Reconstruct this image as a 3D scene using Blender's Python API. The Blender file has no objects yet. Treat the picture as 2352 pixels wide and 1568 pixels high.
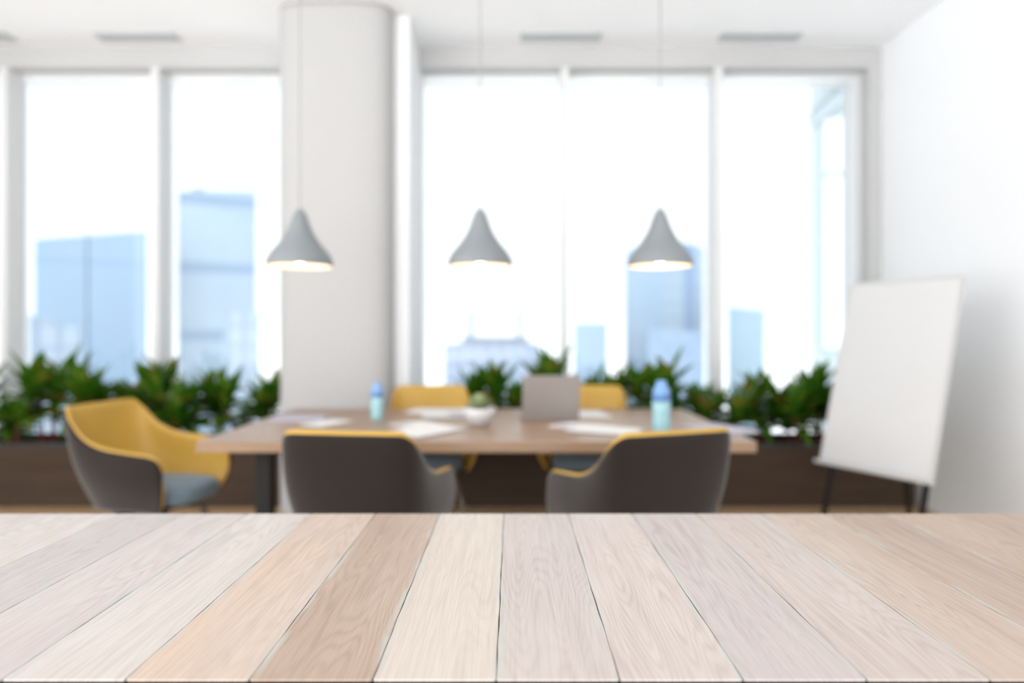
import bpy, bmesh, math, random
from mathutils import Vector, Matrix

# ------------------------------------------------------------------ camera, sky, exposure
S = bpy.context.scene
COL = S.collection
H = 1.20                     # eye height
F = 1500.0                   # focal length in pixels of the 2352 wide frame
VX, VY = 1176.0, 770.0       # vanishing point
cam_d = bpy.data.cameras.new('camera')
cam = bpy.data.objects.new('camera', cam_d); COL.objects.link(cam)
cam.location = (0, 0, H); cam.rotation_euler = (math.radians(90), 0, 0)
cam_d.sensor_width = 36.0; cam_d.lens = 36.0 * F / 2352.0
cam_d.shift_y = -(784.0 - VY) / 2352.0
cam_d.clip_start = 0.05; cam_d.clip_end = 2000
cam_d.dof.use_dof = True; cam_d.dof.focus_distance = 1.09; cam_d.dof.aperture_fstop = 1.17
S.camera = cam

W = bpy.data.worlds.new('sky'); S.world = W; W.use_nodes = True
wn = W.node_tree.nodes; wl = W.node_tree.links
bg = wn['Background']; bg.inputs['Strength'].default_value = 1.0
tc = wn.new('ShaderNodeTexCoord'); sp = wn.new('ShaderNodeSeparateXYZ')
rp = wn.new('ShaderNodeValToRGB')
rp.color_ramp.elements[0].position = 0.40; rp.color_ramp.elements[0].color = (1.68, 1.74, 1.80, 1)  # sky below the horizon raised to brighten the ceiling
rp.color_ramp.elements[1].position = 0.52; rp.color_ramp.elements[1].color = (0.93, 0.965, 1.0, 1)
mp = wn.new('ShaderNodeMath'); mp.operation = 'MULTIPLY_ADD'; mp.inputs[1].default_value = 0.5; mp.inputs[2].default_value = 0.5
# unseen sky behind the camera strengthened to light the interior, dimmed over the city
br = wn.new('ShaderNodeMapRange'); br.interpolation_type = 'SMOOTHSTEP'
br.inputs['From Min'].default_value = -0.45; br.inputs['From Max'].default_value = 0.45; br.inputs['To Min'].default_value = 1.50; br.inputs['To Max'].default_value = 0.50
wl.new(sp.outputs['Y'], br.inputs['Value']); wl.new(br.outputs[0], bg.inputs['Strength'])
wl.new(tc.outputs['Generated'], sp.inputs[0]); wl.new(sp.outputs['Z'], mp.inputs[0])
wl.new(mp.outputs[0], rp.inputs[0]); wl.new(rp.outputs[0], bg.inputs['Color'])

# thin high cloud: the bright overcast sun comes from the left, through the open side of the office
sun_d = bpy.data.lights.new('sun', 'SUN'); sun_d.energy = 0.35; sun_d.angle = math.radians(40); sun_d.color = (1.0, 0.985, 0.96)
sun = bpy.data.objects.new('sun', sun_d); COL.objects.link(sun)
sun.rotation_euler = (math.radians(68), 0, math.radians(-62))   # from behind the camera, left

S.view_settings.view_transform = 'Standard'
S.view_settings.look = 'None'
S.view_settings.exposure = 1.48
S.view_settings.gamma = 1.0
S.view_settings.use_curve_mapping = False

# ------------------------------------------------------------------ helpers
def srgb(r, g, b):
    f = lambda c: (c/255.0)/12.92 if c/255.0 <= 0.04045 else ((c/255.0+0.055)/1.055)**2.4
    return (f(r), f(g), f(b), 1.0)

def P(px, py, D):
    return Vector(((px-VX)*D/F, D, H-(py-VY)*D/F))

def onz(px, py, z):
    D = (H-z)*F/(py-VY)
    return Vector(((px-VX)*D/F, D, z))

def mat(name, color, rough=0.6, metal=0.0, spec=0.5, noise=None, bump=None, emit=None, sheen=0.0):
    m = bpy.data.materials.new(name); m.use_nodes = True
    n = m.node_tree.nodes; l = m.node_tree.links; b = n['Principled BSDF']
    b.inputs['Base Color'].default_value = color
    b.inputs['Roughness'].default_value = rough
    b.inputs['Metallic'].default_value = metal
    b.inputs['Specular IOR Level'].default_value = spec
    if sheen: b.inputs['Sheen Weight'].default_value = sheen
    t = n.new('ShaderNodeTexCoord')
    if noise:
        sc, amt = noise
        nz = n.new('ShaderNodeTexNoise'); nz.inputs['Scale'].default_value = sc; nz.inputs['Detail'].default_value = 4
        l.new(t.outputs['Object'], nz.inputs['Vector'])
        mx = n.new('ShaderNodeMix'); mx.data_type = 'RGBA'; mx.blend_type = 'MIX'
        mx.inputs['A'].default_value = color
        mx.inputs['B'].default_value = (color[0]*(1-amt), color[1]*(1-amt), color[2]*(1-amt), 1)
        l.new(nz.outputs['Fac'], mx.inputs['Factor']); l.new(mx.outputs['Result'], b.inputs['Base Color'])
    if bump:
        sc, st = bump
        nz = n.new('ShaderNodeTexNoise'); nz.inputs['Scale'].default_value = sc
        l.new(t.outputs['Object'], nz.inputs['Vector'])
        bp = n.new('ShaderNodeBump'); bp.inputs['Strength'].default_value = st; bp.inputs['Distance'].default_value = 0.002
        l.new(nz.outputs['Fac'], bp.inputs['Height']); l.new(bp.outputs['Normal'], b.inputs['Normal'])
    if emit:
        b.inputs['Emission Color'].default_value = emit[0]; b.inputs['Emission Strength'].default_value = emit[1]
    return m

def mesh_from_bm(name, bm, material, smooth=False):
    bmesh.ops.recalc_face_normals(bm, faces=bm.faces[:])
    me = bpy.data.meshes.new(name); bm.to_mesh(me); bm.free()
    if material: me.materials.append(material)
    if smooth:
        for p in me.polygons: p.use_smooth = True
    return me

def obj(name, bm, material, parent=None, smooth=False, loc=None):
    me = mesh_from_bm(name, bm, material, smooth)
    o = bpy.data.objects.new(name, me); COL.objects.link(o)
    if parent: o.parent = parent
    if loc is not None: o.location = loc
    if smooth == 'auto':
        pass
    return o

def thing(name, label, cat, loc=(0, 0, 0), rz=0.0, group=None):
    o = bpy.data.objects.new(name, None); COL.objects.link(o)
    o.location = loc; o.rotation_euler = (0, 0, rz); o.empty_display_size = 0.1
    return tag(o, label, cat, group)

def tag(o, label, cat, group=None):
    o['label'] = label; o['category'] = cat
    if group: o['group'] = group
    return o

def struct(o, label=None):
    o['kind'] = 'structure'
    if label: o['label'] = label
    return o

def copy_thing(root, loc, rz, label, group=None):
    r = root.copy(); COL.objects.link(r); r.location = loc; r.rotation_euler = (0, 0, rz)
    r['label'] = label
    if group: r['group'] = group
    for ch in list(root.children):
        c = ch.copy(); COL.objects.link(c); c.parent = r
        for g in list(ch.children):
            d = g.copy(); COL.objects.link(d); d.parent = c
    return r

def box(bm, x0, x1, y0, y1, z0, z1, bev=0.0):
    vs = [bm.verts.new((x, y, z)) for x in (x0, x1) for y in (y0, y1) for z in (z0, z1)]
    idx = [(0, 1, 3, 2), (4, 6, 7, 5), (0, 4, 5, 1), (2, 3, 7, 6), (0, 2, 6, 4), (1, 5, 7, 3)]
    fs = [bm.faces.new([vs[i] for i in f]) for f in idx]
    if bev > 0:
        es = list({e for f in fs for e in f.edges})
        bmesh.ops.bevel(bm, geom=es, offset=bev, segments=2, affect='EDGES', profile=0.6)
    return fs

def tube(bm, pts, radii, seg=12, cap=True):
    rings = []
    for i, p in enumerate(pts):
        p = Vector(p)
        a = Vector(pts[max(0, i-1)]); b = Vector(pts[min(len(pts)-1, i+1)])
        d = (b-a).normalized()
        up = Vector((0, 0, 1)) if abs(d.z) < 0.95 else Vector((1, 0, 0))
        u = d.cross(up).normalized(); v = d.cross(u).normalized()
        r = radii[i] if isinstance(radii, (list, tuple)) else radii
        rings.append([bm.verts.new(p + (u*math.cos(2*math.pi*k/seg) + v*math.sin(2*math.pi*k/seg))*r) for k in range(seg)])
    for a, b in zip(rings, rings[1:]):
        for k in range(seg):
            bm.faces.new((a[k], a[(k+1) % seg], b[(k+1) % seg], b[k]))
    if cap:
        bm.faces.new(rings[0]); bm.faces.new(rings[-1][::-1])

def lathe(bm, prof, seg=40, cx=0, cy=0, close=False):
    rings = []
    for r, z in prof:
        if r < 1e-5: rings.append([bm.verts.new((cx, cy, z))])
        else: rings.append([bm.verts.new((cx+r*math.cos(2*math.pi*k/seg), cy+r*math.sin(2*math.pi*k/seg), z)) for k in range(seg)])
    for a, b in zip(rings, rings[1:]):
        for k in range(seg):
            k2 = (k+1) % seg
            if len(a) == 1 and len(b) == 1: continue
            if len(a) == 1: bm.faces.new((a[0], b[k2], b[k]))
            elif len(b) == 1: bm.faces.new((a[k], a[k2], b[0]))
            else: bm.faces.new((a[k], a[k2], b[k2], b[k]))

def quad_prism(bm, pts, z0, z1):
    lo = [bm.verts.new((x, y, z0)) for x, y in pts]; hi = [bm.verts.new((x, y, z1)) for x, y in pts]
    n = len(pts)
    bm.faces.new(lo[::-1]); bm.faces.new(hi)
    for i in range(n): bm.faces.new((lo[i], lo[(i+1) % n], hi[(i+1) % n], hi[i]))

# ------------------------------------------------------------------ dimensions of the room
YW = 5.07                    # window wall
XR = 2.87                    # right wall
XL = -5.2
YB = -4.2                    # open side of the office floor, behind the camera
ZC = H + 662*YW/F            # ceiling
ZH = H + 615*YW/F            # underside of the window header
ZS = 0.30                    # window sill
YG = 5.24                    # glass

M_wall = mat('wall_paint_white', (0.87, 0.88, 0.89, 1), 0.7, noise=(3, 0.02))
M_head = mat('header_shaded_paint', (0.50, 0.50, 0.495, 1), 0.7, noise=(3, 0.02))  # darker than the walls: shade on the header put into its colour
M_ceil = mat('ceiling_paint', (0.955, 0.97, 0.985, 1), 0.8, noise=(2, 0.02))
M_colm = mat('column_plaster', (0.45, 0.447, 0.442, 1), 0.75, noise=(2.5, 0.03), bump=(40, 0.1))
M_frame = mat('window_frame_white', (0.67, 0.675, 0.675, 1), 0.45)

def wood_floor():
    m = bpy.data.materials.new('oak_floor'); m.use_nodes = True
    n = m.node_tree.nodes; l = m.node_tree.links; b = n['Principled BSDF']
    t = n.new('ShaderNodeTexCoord'); mapn = n.new('ShaderNodeMapping'); mapn.inputs['Rotation'].default_value = (0, 0, 0)
    br = n.new('ShaderNodeTexBrick'); br.inputs['Scale'].default_value = 1.0
    br.inputs['Color1'].default_value = srgb(200, 166, 128); br.inputs['Color2'].default_value = srgb(184, 150, 112)
    br.inputs['Mortar'].default_value = srgb(80, 60, 42); br.inputs['Mortar Size'].default_value = 0.003
    br.inputs['Brick Width'].default_value = 1.4; br.inputs['Row Height'].default_value = 0.14
    nz = n.new('ShaderNodeTexNoise'); nz.inputs['Scale'].default_value = 12
    l.new(t.outputs['Object'], mapn.inputs[0]); l.new(mapn.outputs[0], br.inputs['Vector'])
    l.new(mapn.outputs[0], nz.inputs['Vector'])
    mx = n.new('ShaderNodeMix'); mx.data_type = 'RGBA'; mx.blend_type = 'MULTIPLY'; mx.inputs['Factor'].default_value = 0.3
    l.new(br.outputs['Color'], mx.inputs['A']); l.new(nz.outputs['Fac'], mx.inputs['B'])
    l.new(mx.outputs['Result'], b.inputs['Base Color']); b.inputs['Roughness'].default_value = 0.5
    return m

bm = bmesh.new(); box(bm, XL, XR+0.2, YB, YW+0.4, -0.2, 0); struct(obj('floor', bm, wood_floor()))
bm = bmesh.new(); box(bm, XL, XR+0.2, YB, YW+0.4, ZC, ZC+0.25); struct(obj('ceiling', bm, M_ceil))
bm = bmesh.new(); box(bm, XR, XR+0.2, YB, YW+0.4, 0, ZC); struct(obj('wall_right', bm, M_wall))
bm = bmesh.new(); box(bm, XL-0.2, XL, 1.5, YW+0.4, 0, ZC); struct(obj('wall_left', bm, M_wall))
# window wall: header, sill band and piers in one shell
XJR = (1996-VX)*YW/F         # right jamb
XJ1 = (955-VX)*YW/F          # left jamb of the right-hand window
XJ0 = -1.50                  # right jamb of the left-hand window (hidden behind the column)
bm = bmesh.new()
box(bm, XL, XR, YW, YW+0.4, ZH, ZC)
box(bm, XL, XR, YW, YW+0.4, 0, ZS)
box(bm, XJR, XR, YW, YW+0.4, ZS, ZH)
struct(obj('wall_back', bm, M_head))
bm = bmesh.new(); box(bm, XJ0, -0.722, 4.58, YW+0.4, 0, ZC)
struct(obj('wall_pier', bm, mat('pier_paint_white', (0.84, 0.85, 0.86, 1), 0.7)), 'white wall pier between the two window bands')

# ------------------------------------------------------------------ windows
def glass_mat():
    m = bpy.data.materials.new('window_glass'); m.use_nodes = True
    n = m.node_tree.nodes; l = m.node_tree.links; n.clear()
    o = n.new('ShaderNodeOutputMaterial'); tr = n.new('ShaderNodeBsdfTransparent'); gl = n.new('ShaderNodeBsdfGlossy')
    tr.inputs['Color'].default_value = (0.97, 0.985, 0.99, 1); gl.inputs['Roughness'].default_value = 0.02
    fr = n.new('ShaderNodeFresnel'); fr.inputs['IOR'].default_value = 1.3
    mx = n.new('ShaderNodeMixShader')
    l.new(fr.outputs[0], mx.inputs[0]); l.new(tr.outputs[0], mx.inputs[1]); l.new(gl.outputs[0], mx.inputs[2])
    l.new(mx.outputs[0], o.inputs[0]); return m
M_glass = glass_mat()

def window(name, x0, x1, mull, label):
    root = bpy.data.objects.new(name, None); COL.objects.link(root); struct(root, label)
    root.location = ((x0+x1)/2, YG, ZS)
    ox, oy, oz = root.location
    bm = bmesh.new(); fw = 0.035; y0, y1 = YG-0.05, YG+0.05
    box(bm, x0, x1, y0, y1, ZS, ZS+fw); box(bm, x0, x1, y0, y1, ZH-0.02, ZH)
    box(bm, x0, x0+fw, y0, y1, ZS+fw, ZH-0.02); box(bm, x1-fw, x1, y0, y1, ZS+fw, ZH-0.02)
    bmesh.ops.translate(bm, verts=bm.verts, vec=(-ox, -oy, -oz))
    struct(obj('window_frame', bm, M_frame, root))
    for mx_ in mull:
        bm = bmesh.new(); box(bm, mx_-0.03, mx_+0.03, YW-0.005, YG+0.05, ZS, ZH, 0.004)
        bmesh.ops.translate(bm, verts=bm.verts, vec=(-ox, -oy, -oz))
        struct(obj('mullion', bm, M_frame, root))
    xs = [x0]+list(mull)+[x1]
    for a, b in zip(xs, xs[1:]):
        bm = bmesh.new(); box(bm, a+0.03, b-0.03, YG-0.004, YG+0.004, ZS+0.03, ZH-0.04)
        bmesh.ops.translate(bm, verts=bm.verts, vec=(-ox, -oy, -oz))
        struct(obj('pane', bm, M_glass, root))
    return root

mx = lambda px: (px-VX)*YW/F
window('window_1', XL+0.05, XJ0, [mx(356-345*2) if mx(356-345*2) > XL+0.3 else XL+0.8, mx(8), mx(356)], 'wide window band left of the column')
window('window_2', XJ1, XJR, [mx(1298), mx(1651)], 'wide window band right of the column')

# ------------------------------------------------------------------ column
bm = bmesh.new()
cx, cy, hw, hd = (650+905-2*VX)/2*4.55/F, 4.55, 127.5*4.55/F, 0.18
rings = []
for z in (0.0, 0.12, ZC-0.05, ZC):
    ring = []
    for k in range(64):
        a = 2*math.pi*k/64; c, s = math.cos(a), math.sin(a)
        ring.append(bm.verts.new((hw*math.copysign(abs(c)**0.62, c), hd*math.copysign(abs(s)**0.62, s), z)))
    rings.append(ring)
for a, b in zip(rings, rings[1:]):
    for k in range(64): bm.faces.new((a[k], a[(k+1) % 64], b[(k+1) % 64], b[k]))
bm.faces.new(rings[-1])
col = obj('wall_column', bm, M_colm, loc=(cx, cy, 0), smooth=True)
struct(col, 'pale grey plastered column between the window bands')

# ------------------------------------------------------------------ ceiling vents
M_vent = mat('vent_grey', (0.58, 0.61, 0.62, 1), 0.5, metal=0.2)
M_ventd = mat('vent_slot', (0.45, 0.48, 0.49, 1), 0.8)
bm = bmesh.new(); 
box(bm, -0.30, 0.30, -0.07, -0.055, -0.012, 0); box(bm, -0.30, 0.30, 0.055, 0.07, -0.012, 0)
box(bm, -0.30, -0.285, -0.055, 0.055, -0.012, 0); box(bm, 0.285, 0.30, -0.055, 0.055, -0.012, 0)
v0 = thing('ceiling_vent', '', 'vent')
obj('frame', bm, M_vent, v0)
bm = bmesh.new()
for k in range(5): box(bm, -0.285, 0.285, -0.05+k*0.022, -0.038+k*0.022, -0.010, -0.003)
obj('slats', bm, M_vent, v0)
bm = bmesh.new(); box(bm, -0.285, 0.285, -0.055, 0.055, -0.002, 0); obj('backing', bm, M_ventd, v0)
YV = 4.88
for i, (px, lab) in enumerate([(-65, 'grey ceiling vent cut off by the left edge of the picture'),
                               (315, 'grey slot vent in the ceiling over the left-hand windows, left of the column'),
                               (1288, 'grey slot vent in the ceiling nearest to the right of the column'),
                               (1745, 'grey slot vent in the ceiling nearest the right wall')]):
    loc = ((px-VX)*YV/F, YV, ZC)
    if i == 0: v0.location = loc; v0['label'] = lab; v0['group'] = 'ceiling vents'
    else: copy_thing(v0, loc, 0, lab, 'ceiling vents')

# ------------------------------------------------------------------ pendant lamps
M_shade = mat('lamp_shade_grey', srgb(124, 130, 133), 0.55)
M_inner = mat('lamp_inner_warm_glow', (0.88, 0.78, 0.66, 1), 0.6)  # warm glow of the bulb put into the lining colour
M_cord = mat('lamp_cord', (0.30, 0.30, 0.30, 1), 0.6)
M_bulb = mat('lamp_bulb', (1, 0.9, 0.75, 1), 0.4, emit=((1.0, 0.84, 0.62, 1), 6.0))
DL = 3.1
r_ = 74*DL/F; zr = H + (VY-612)*DL/F; hl = (612-478)*DL/F
pr = [(0.975, 0.0), (1.005, 0.05), (0.985, 0.11), (0.905, 0.20), (0.78, 0.29), (0.64, 0.38), (0.51, 0.48), (0.405, 0.58), (0.33, 0.67), (0.275, 0.76), (0.22, 0.85), (0.155, 0.93), (0.085, 0.98), (0.0, 1.0)]
l0 = thing('pendant_lamp', '', 'lamp')
bm = bmesh.new(); lathe(bm, [(r*r_, z*hl) for r, z in pr], 56)
inn = [(r*r_*0.965 if i else r_*0.985, z*hl*0.96+0.002*(i > 0)) for i, (r, z) in enumerate(pr[:10])]
obj('lamp_shade', bm, M_shade, l0, smooth=True)
bm = bmesh.new(); lathe(bm, [(r_*0.975, 0.0)] + [(r*r_-0.004, z*hl+0.001) for r, z in pr[:10]] + [(0, pr[9][1]*hl)], 56)
obj('inner_lining', bm, M_inner, l0, smooth=True)
bm = bmesh.new(); lathe(bm, [(0, 0.012), (0.02, 0.014), (0.036, 0.028), (0.042, 0.048), (0.036, 0.068), (0.02, 0.088), (0.014, 0.12), (0, 0.12)], 24)
obj('bulb', bm, M_bulb, l0, smooth=True)
bm = bmesh.new(); tube(bm, [(0, 0, hl*0.985), (0, 0, ZC-zr)], 0.0035, 8); obj('cord', bm, M_cord, l0)
bm = bmesh.new(); lathe(bm, [(0, ZC-zr), (0.05, ZC-zr), (0.05, ZC-zr-0.02), (0.012, ZC-zr-0.03), (0, ZC-zr-0.03)][::-1], 24); obj('canopy', bm, M_frame, l0)
for i, (px, lab) in enumerate([(689, 'grey pendant lamp hanging before the pale column, leftmost of the three'),
                               (1103, 'grey teardrop pendant lamp hanging in the middle of the three'),
                               (1516, 'grey pendant lamp hanging before the tall blue tower, rightmost of the three')]):
    loc = ((px-VX)*DL/F, DL, zr)
    if i == 0: l0.location = loc; l0['label'] = lab; l0['group'] = 'pendant lamps over the meeting table'
    else: copy_thing(l0, loc, 0, lab, 'pendant lamps over the meeting table')

# ------------------------------------------------------------------ meeting table
def simple_wood(name, c1, c2, scale=(1.5, 14, 14), rough=0.4):
    m = bpy.data.materials.new(name); m.use_nodes = True
    n = m.node_tree.nodes; l = m.node_tree.links; b = n['Principled BSDF']
    t = n.new('ShaderNodeTexCoord'); mp_ = n.new('ShaderNodeMapping'); mp_.inputs['Scale'].default_value = scale
    nz = n.new('ShaderNodeTexNoise'); nz.inputs['Scale'].default_value = 2.0; nz.inputs['Detail'].default_value = 6; nz.inputs['Distortion'].default_value = 0.6
    cr = n.new('ShaderNodeValToRGB'); cr.color_ramp.elements[0].color = c1; cr.color_ramp.elements[1].color = c2
    cr.color_ramp.elements[0].position = 0.3; cr.color_ramp.elements[1].position = 0.7
    l.new(t.outputs['Object'], mp_.inputs[0]); l.new(mp_.outputs[0], nz.inputs['Vector']); l.new(nz.outputs['Fac'], cr.inputs[0])
    l.new(cr.outputs[0], b.inputs['Base Color']); b.inputs['Roughness'].default_value = rough
    return m
M_twood = simple_wood('table_oak', srgb(134, 108, 86), srgb(154, 126, 102), rough=0.36)
M_black = mat('black_steel', (0.012, 0.011, 0.011, 1), 0.6, spec=0.25)
ZT = 0.74
TF = (H-ZT)*F/(1014-VY); TB = (H-ZT)*F/(938-VY)
TXL = (450-VX)*TF/F; TXR = (1739-VX)*TF/F
tcx, tcy = (TXL+TXR)/2, (TF+TB)/2
tw, td = (TXR-TXL)/2, (TB-TF)/2
tb = thing('meeting_table', 'long oak meeting table with black steel legs standing before the planters', 'table', (tcx, tcy, 0))
bm = bmesh.new(); box(bm, -tw, tw, -td, td, ZT-0.048, ZT, 0.004); obj('tabletop', bm, M_twood, tb)
for sx in (-1, 1):
    for sy in (-1, 1):
        bm = bmesh.new()
        x = sx*(tw-0.24); y = sy*(td-0.16)
        box(bm, x-0.035, x+0.035, y-0.03, y+0.03, 0, ZT-0.048, 0.003)
        obj('leg', bm, M_black, tb)
    bm = bmesh.new(); x = sx*(tw-0.24)
    box(bm, x-0.03, x+0.03, -(td-0.19), td-0.19, ZT-0.10, ZT-0.048); obj('crossbar', bm, M_black, tb)

# ------------------------------------------------------------------ tub chairs
def fabric(name, c, scale=500, rough=0.9, sheen=0.25, amt=0.35):
    m = bpy.data.materials.new(name); m.use_nodes = True
    n = m.node_tree.nodes; l = m.node_tree.links; b = n['Principled BSDF']
    t = n.new('ShaderNodeTexCoord')
    wv = n.new('ShaderNodeTexChecker'); wv.inputs['Scale'].default_value = scale
    wv.inputs['Color1'].default_value = c; wv.inputs['Color2'].default_value = (c[0]*(1-amt), c[1]*(1-amt), c[2]*(1-amt), 1)
    nz = n.new('ShaderNodeTexNoise'); nz.inputs['Scale'].default_value = 8; nz.inputs['Detail'].default_value = 5
    mxn = n.new('ShaderNodeMix'); mxn.data_type = 'RGBA'; mxn.blend_type = 'MULTIPLY'; mxn.inputs['Factor'].default_value = 0.25
    l.new(t.outputs['Object'], wv.inputs['Vector']); l.new(t.outputs['Object'], nz.inputs['Vector'])
    l.new(wv.outputs['Color'], mxn.inputs['A']); l.new(nz.outputs['Fac'], mxn.inputs['B'])
    l.new(mxn.outputs['Result'], b.inputs['Base Color']); b.inputs['Roughness'].default_value = rough
    b.inputs['Sheen Weight'].default_value = sheen; b.inputs['Specular IOR Level'].default_value = 0.2
    return m
M_out = fabric('chair_brown_fabric', srgb(38, 28, 23), 300, sheen=0.3)
M_yel = mat('chair_yellow_leather', srgb(196, 156, 66), 0.5, noise=(6, 0.12), bump=(120, 0.15))
M_cush = fabric('chair_cushion_fabric', srgb(118, 138, 152), 300, amt=0.15)
M_leg = simple_wood('chair_leg_wood', srgb(100, 86, 76), srgb(122, 108, 96), (10, 10, 2))

def cr_interp(keys, t):
    # keys: list of (t, values) ; Catmull-Rom through the keys
    n = len(keys)
    for i in range(n-1):
        if t <= keys[i+1][0] or i == n-2:
            t0, a = keys[i]; t1, b = keys[i+1]
            s = min(max((t-t0)/(t1-t0), 0), 1)
            p = keys[i-1][1] if i > 0 else a; q = keys[i+2][1] if i+2 < n else b
            out = []
            for k in range(len(a)):
                m0 = (b[k]-p[k])*0.5; m1 = (q[k]-a[k])*0.5
                out.append((2*s**3-3*s**2+1)*a[k] + (s**3-2*s**2+s)*m0 + (-2*s**3+3*s**2)*b[k] + (s**3-s**2)*m1)
            return out
# chair frame of reference: faces +Y, origin on the floor at the centre
RIM = [(0.0, (0.0, -0.320, 0.862)), (0.22, (0.14, -0.320, 0.862)), (0.36, (0.222, -0.305, 0.855)), (0.46, (0.255, -0.255, 0.805)),
       (0.56, (0.266, -0.175, 0.728)), (0.66, (0.272, -0.075, 0.686)), (0.78, (0.276, 0.06, 0.668)), (0.90, (0.272, 0.17, 0.654)), (0.96, (0.268, 0.215, 0.630)), (1.0, (0.262, 0.235, 0.585))]
BOT = [(0.0, (0.0, -0.215, 0.385)), (0.22, (0.10, -0.212, 0.385)), (0.36, (0.165, -0.190, 0.385)), (0.46, (0.190, -0.150, 0.385)),
       (0.56, (0.205, -0.095, 0.385)), (0.66, (0.214, -0.02, 0.385)), (0.78, (0.220, 0.07, 0.385)), (0.90, (0.222, 0.145, 0.385)), (1.0, (0.222, 0.19, 0.385))]
def shell_pt(u, v):
    s = 1 if u >= 0 else -1
    r = Vector(cr_interp(RIM, abs(u))); b = Vector(cr_interp(BOT, abs(u)))
    p = b.lerp(r, v)
    # belly: the side bulges out below the rim
    w = math.sin(math.pi*v)*0.030
    d = Vector((p.x, p.y*0.8, 0)); 
    if d.length > 1e-6: p += d.normalized()*w
    p.x *= s
    return p
NU, NV = 56, 14
def shell_grid(off, vtop=1.0):
    e = 1e-3; g = []
    for i in range(NU+1):
        u = -1 + 2*i/NU; row = []
        for j in range(NV+1):
            v = vtop*j/NV
            p = shell_pt(u, v)
            du = shell_pt(min(u+e, 1), v)-shell_pt(max(u-e, -1), v); dv = shell_pt(u, min(v+e, 1))-shell_pt(u, max(v-e, 0))
            nrm = dv.cross(du)
            nrm = nrm.normalized() if nrm.length > 0 else Vector((0, 1, 0))
            c = Vector((0, 0.05, p.z))-p
            if nrm.dot(c) < 0: nrm = -nrm
            row.append(p + nrm*off)
        g.append(row)
    return g
def solid_between(bm, A, B):
    va = [[bm.verts.new(p) for p in r] for r in A]; vb = [[bm.verts.new(p) for p in r] for r in B]
    n, m = len(A), len(A[0])
    for i in range(n-1):
        for j in range(m-1):
            bm.faces.new((va[i][j], va[i+1][j], va[i+1][j+1], va[i][j+1]))
            bm.faces.new((vb[i][j+1], vb[i+1][j+1], vb[i+1][j], vb[i][j]))
    for i in range(n-1):
        bm.faces.new((va[i][0], vb[i][0], vb[i+1][0], va[i+1][0]))
        bm.faces.new((va[i][m-1], va[i+1][m-1], vb[i+1][m-1], vb[i][m-1]))
    for j in range(m-1):
        bm.faces.new((va[0][j], va[0][j+1], vb[0][j+1], vb[0][j]))
        bm.faces.new((va[n-1][j], vb[n-1][j], vb[n-1][j+1], va[n-1][j+1]))
    return va, vb

def make_chair():
    root = thing('tub_chair', '', 'chair')
    bm = bmesh.new()
    A = shell_grid(0.0, 0.985); B = shell_grid(0.008, 0.985)
    va, vb = solid_between(bm, A, B)
    # bowl under the seat closing the shell
    prev = [va[i][0] for i in range(NU+1)]
    for k in range(1, 5):
        f = 1-k/4*0.85; z = 0.385-0.025*math.sin(k/4*math.pi/2)
        ring = [bm.verts.new((A[i][0].x*f, 0.0+(A[i][0].y)*f, z)) for i in range(NU+1)]
        for i in range(NU): bm.faces.new((prev[i], prev[i+1], ring[i+1], ring[i]))
        bm.faces.new((prev[NU], prev[0], ring[0], ring[NU]))
        prev = ring
    bm.faces.new(prev)
    obj('outer_shell', bm, M_out, root, smooth=True)
    bm = bmesh.new()
    A = shell_grid(0.004, 1.0); B = shell_grid(0.024, 1.0)
    # round the rim: pull the last rows together
    for i in range(NU+1):
        m = (A[i][NV]+B[i][NV])/2
        up = Vector((0, 0, 0.006))
        A[i][NV] = A[i][NV].lerp(m, 0.35)+up; B[i][NV] = B[i][NV].lerp(m, 0.35)+up
    A = [[A[i][j] if j < NV-1 else A[i][j] for j in range(NV+1)] for i in range(NU+1)]
    # keep the yellow lining inside the brown shell below the rim
    O = shell_grid(0.0095, 0.985)
    for i in range(NU+1):
        for j in range(NV): A[i][j] = O[i][j]
    solid_between(bm, A, B)
    inner = obj('inner_shell', bm, M_yel, root, smooth=True)
    # cushion
    bm = bmesh.new(); N = 40
    prof = [(0.0, 0.93), (0.012, 0.985), (0.035, 1.0), (0.060, 0.985), (0.076, 0.93), (0.085, 0.80), (0.090, 0.5), (0.091, 0.0)]
    rings = []
    for dz, s in prof:
        z = 0.405+dz
        if s == 0: rings.append([bm.verts.new((0, 0.05, z))]); continue
        ring = []
        for k in range(N):
            a = 2*math.pi*k/N; c, si = math.cos(a), math.sin(a)
            ring.append(bm.verts.new((0.192*s*math.copysign(abs(c)**0.62, c), 0.055+0.225*s*math.copysign(abs(si)**0.62, si), z)))
        rings.append(ring)
    bm.faces.new(rings[0][::-1])
    for a, b in zip(rings, rings[1:]):
        for k in range(N):
            if len(b) == 1: bm.faces.new((a[k], a[(k+1) % N], b[0]))
            else: bm.faces.new((a[k], a[(k+1) % N], b[(k+1) % N], b[k]))
    obj('seat_cushion', bm, M_cush, root, smooth=True)
    for sx in (-1, 1):
        for sy in (-1, 1):
            bm = bmesh.new()
            tube(bm, [(sx*0.13, sy*0.12+0.02, 0.368), (sx*0.235, sy*0.225+0.01, 0.0)], [0.017, 0.010], 12)
            obj('leg', bm, M_leg, root, smooth=True)
    bm = bmesh.new()
    for s in (-1, 1):
        tube(bm, [(-0.14*s, -0.11, 0.349), (0.14*s, 0.15, 0.349)], 0.012, 8)
    obj('seat_support', bm, M_black, root)
    return root

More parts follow.
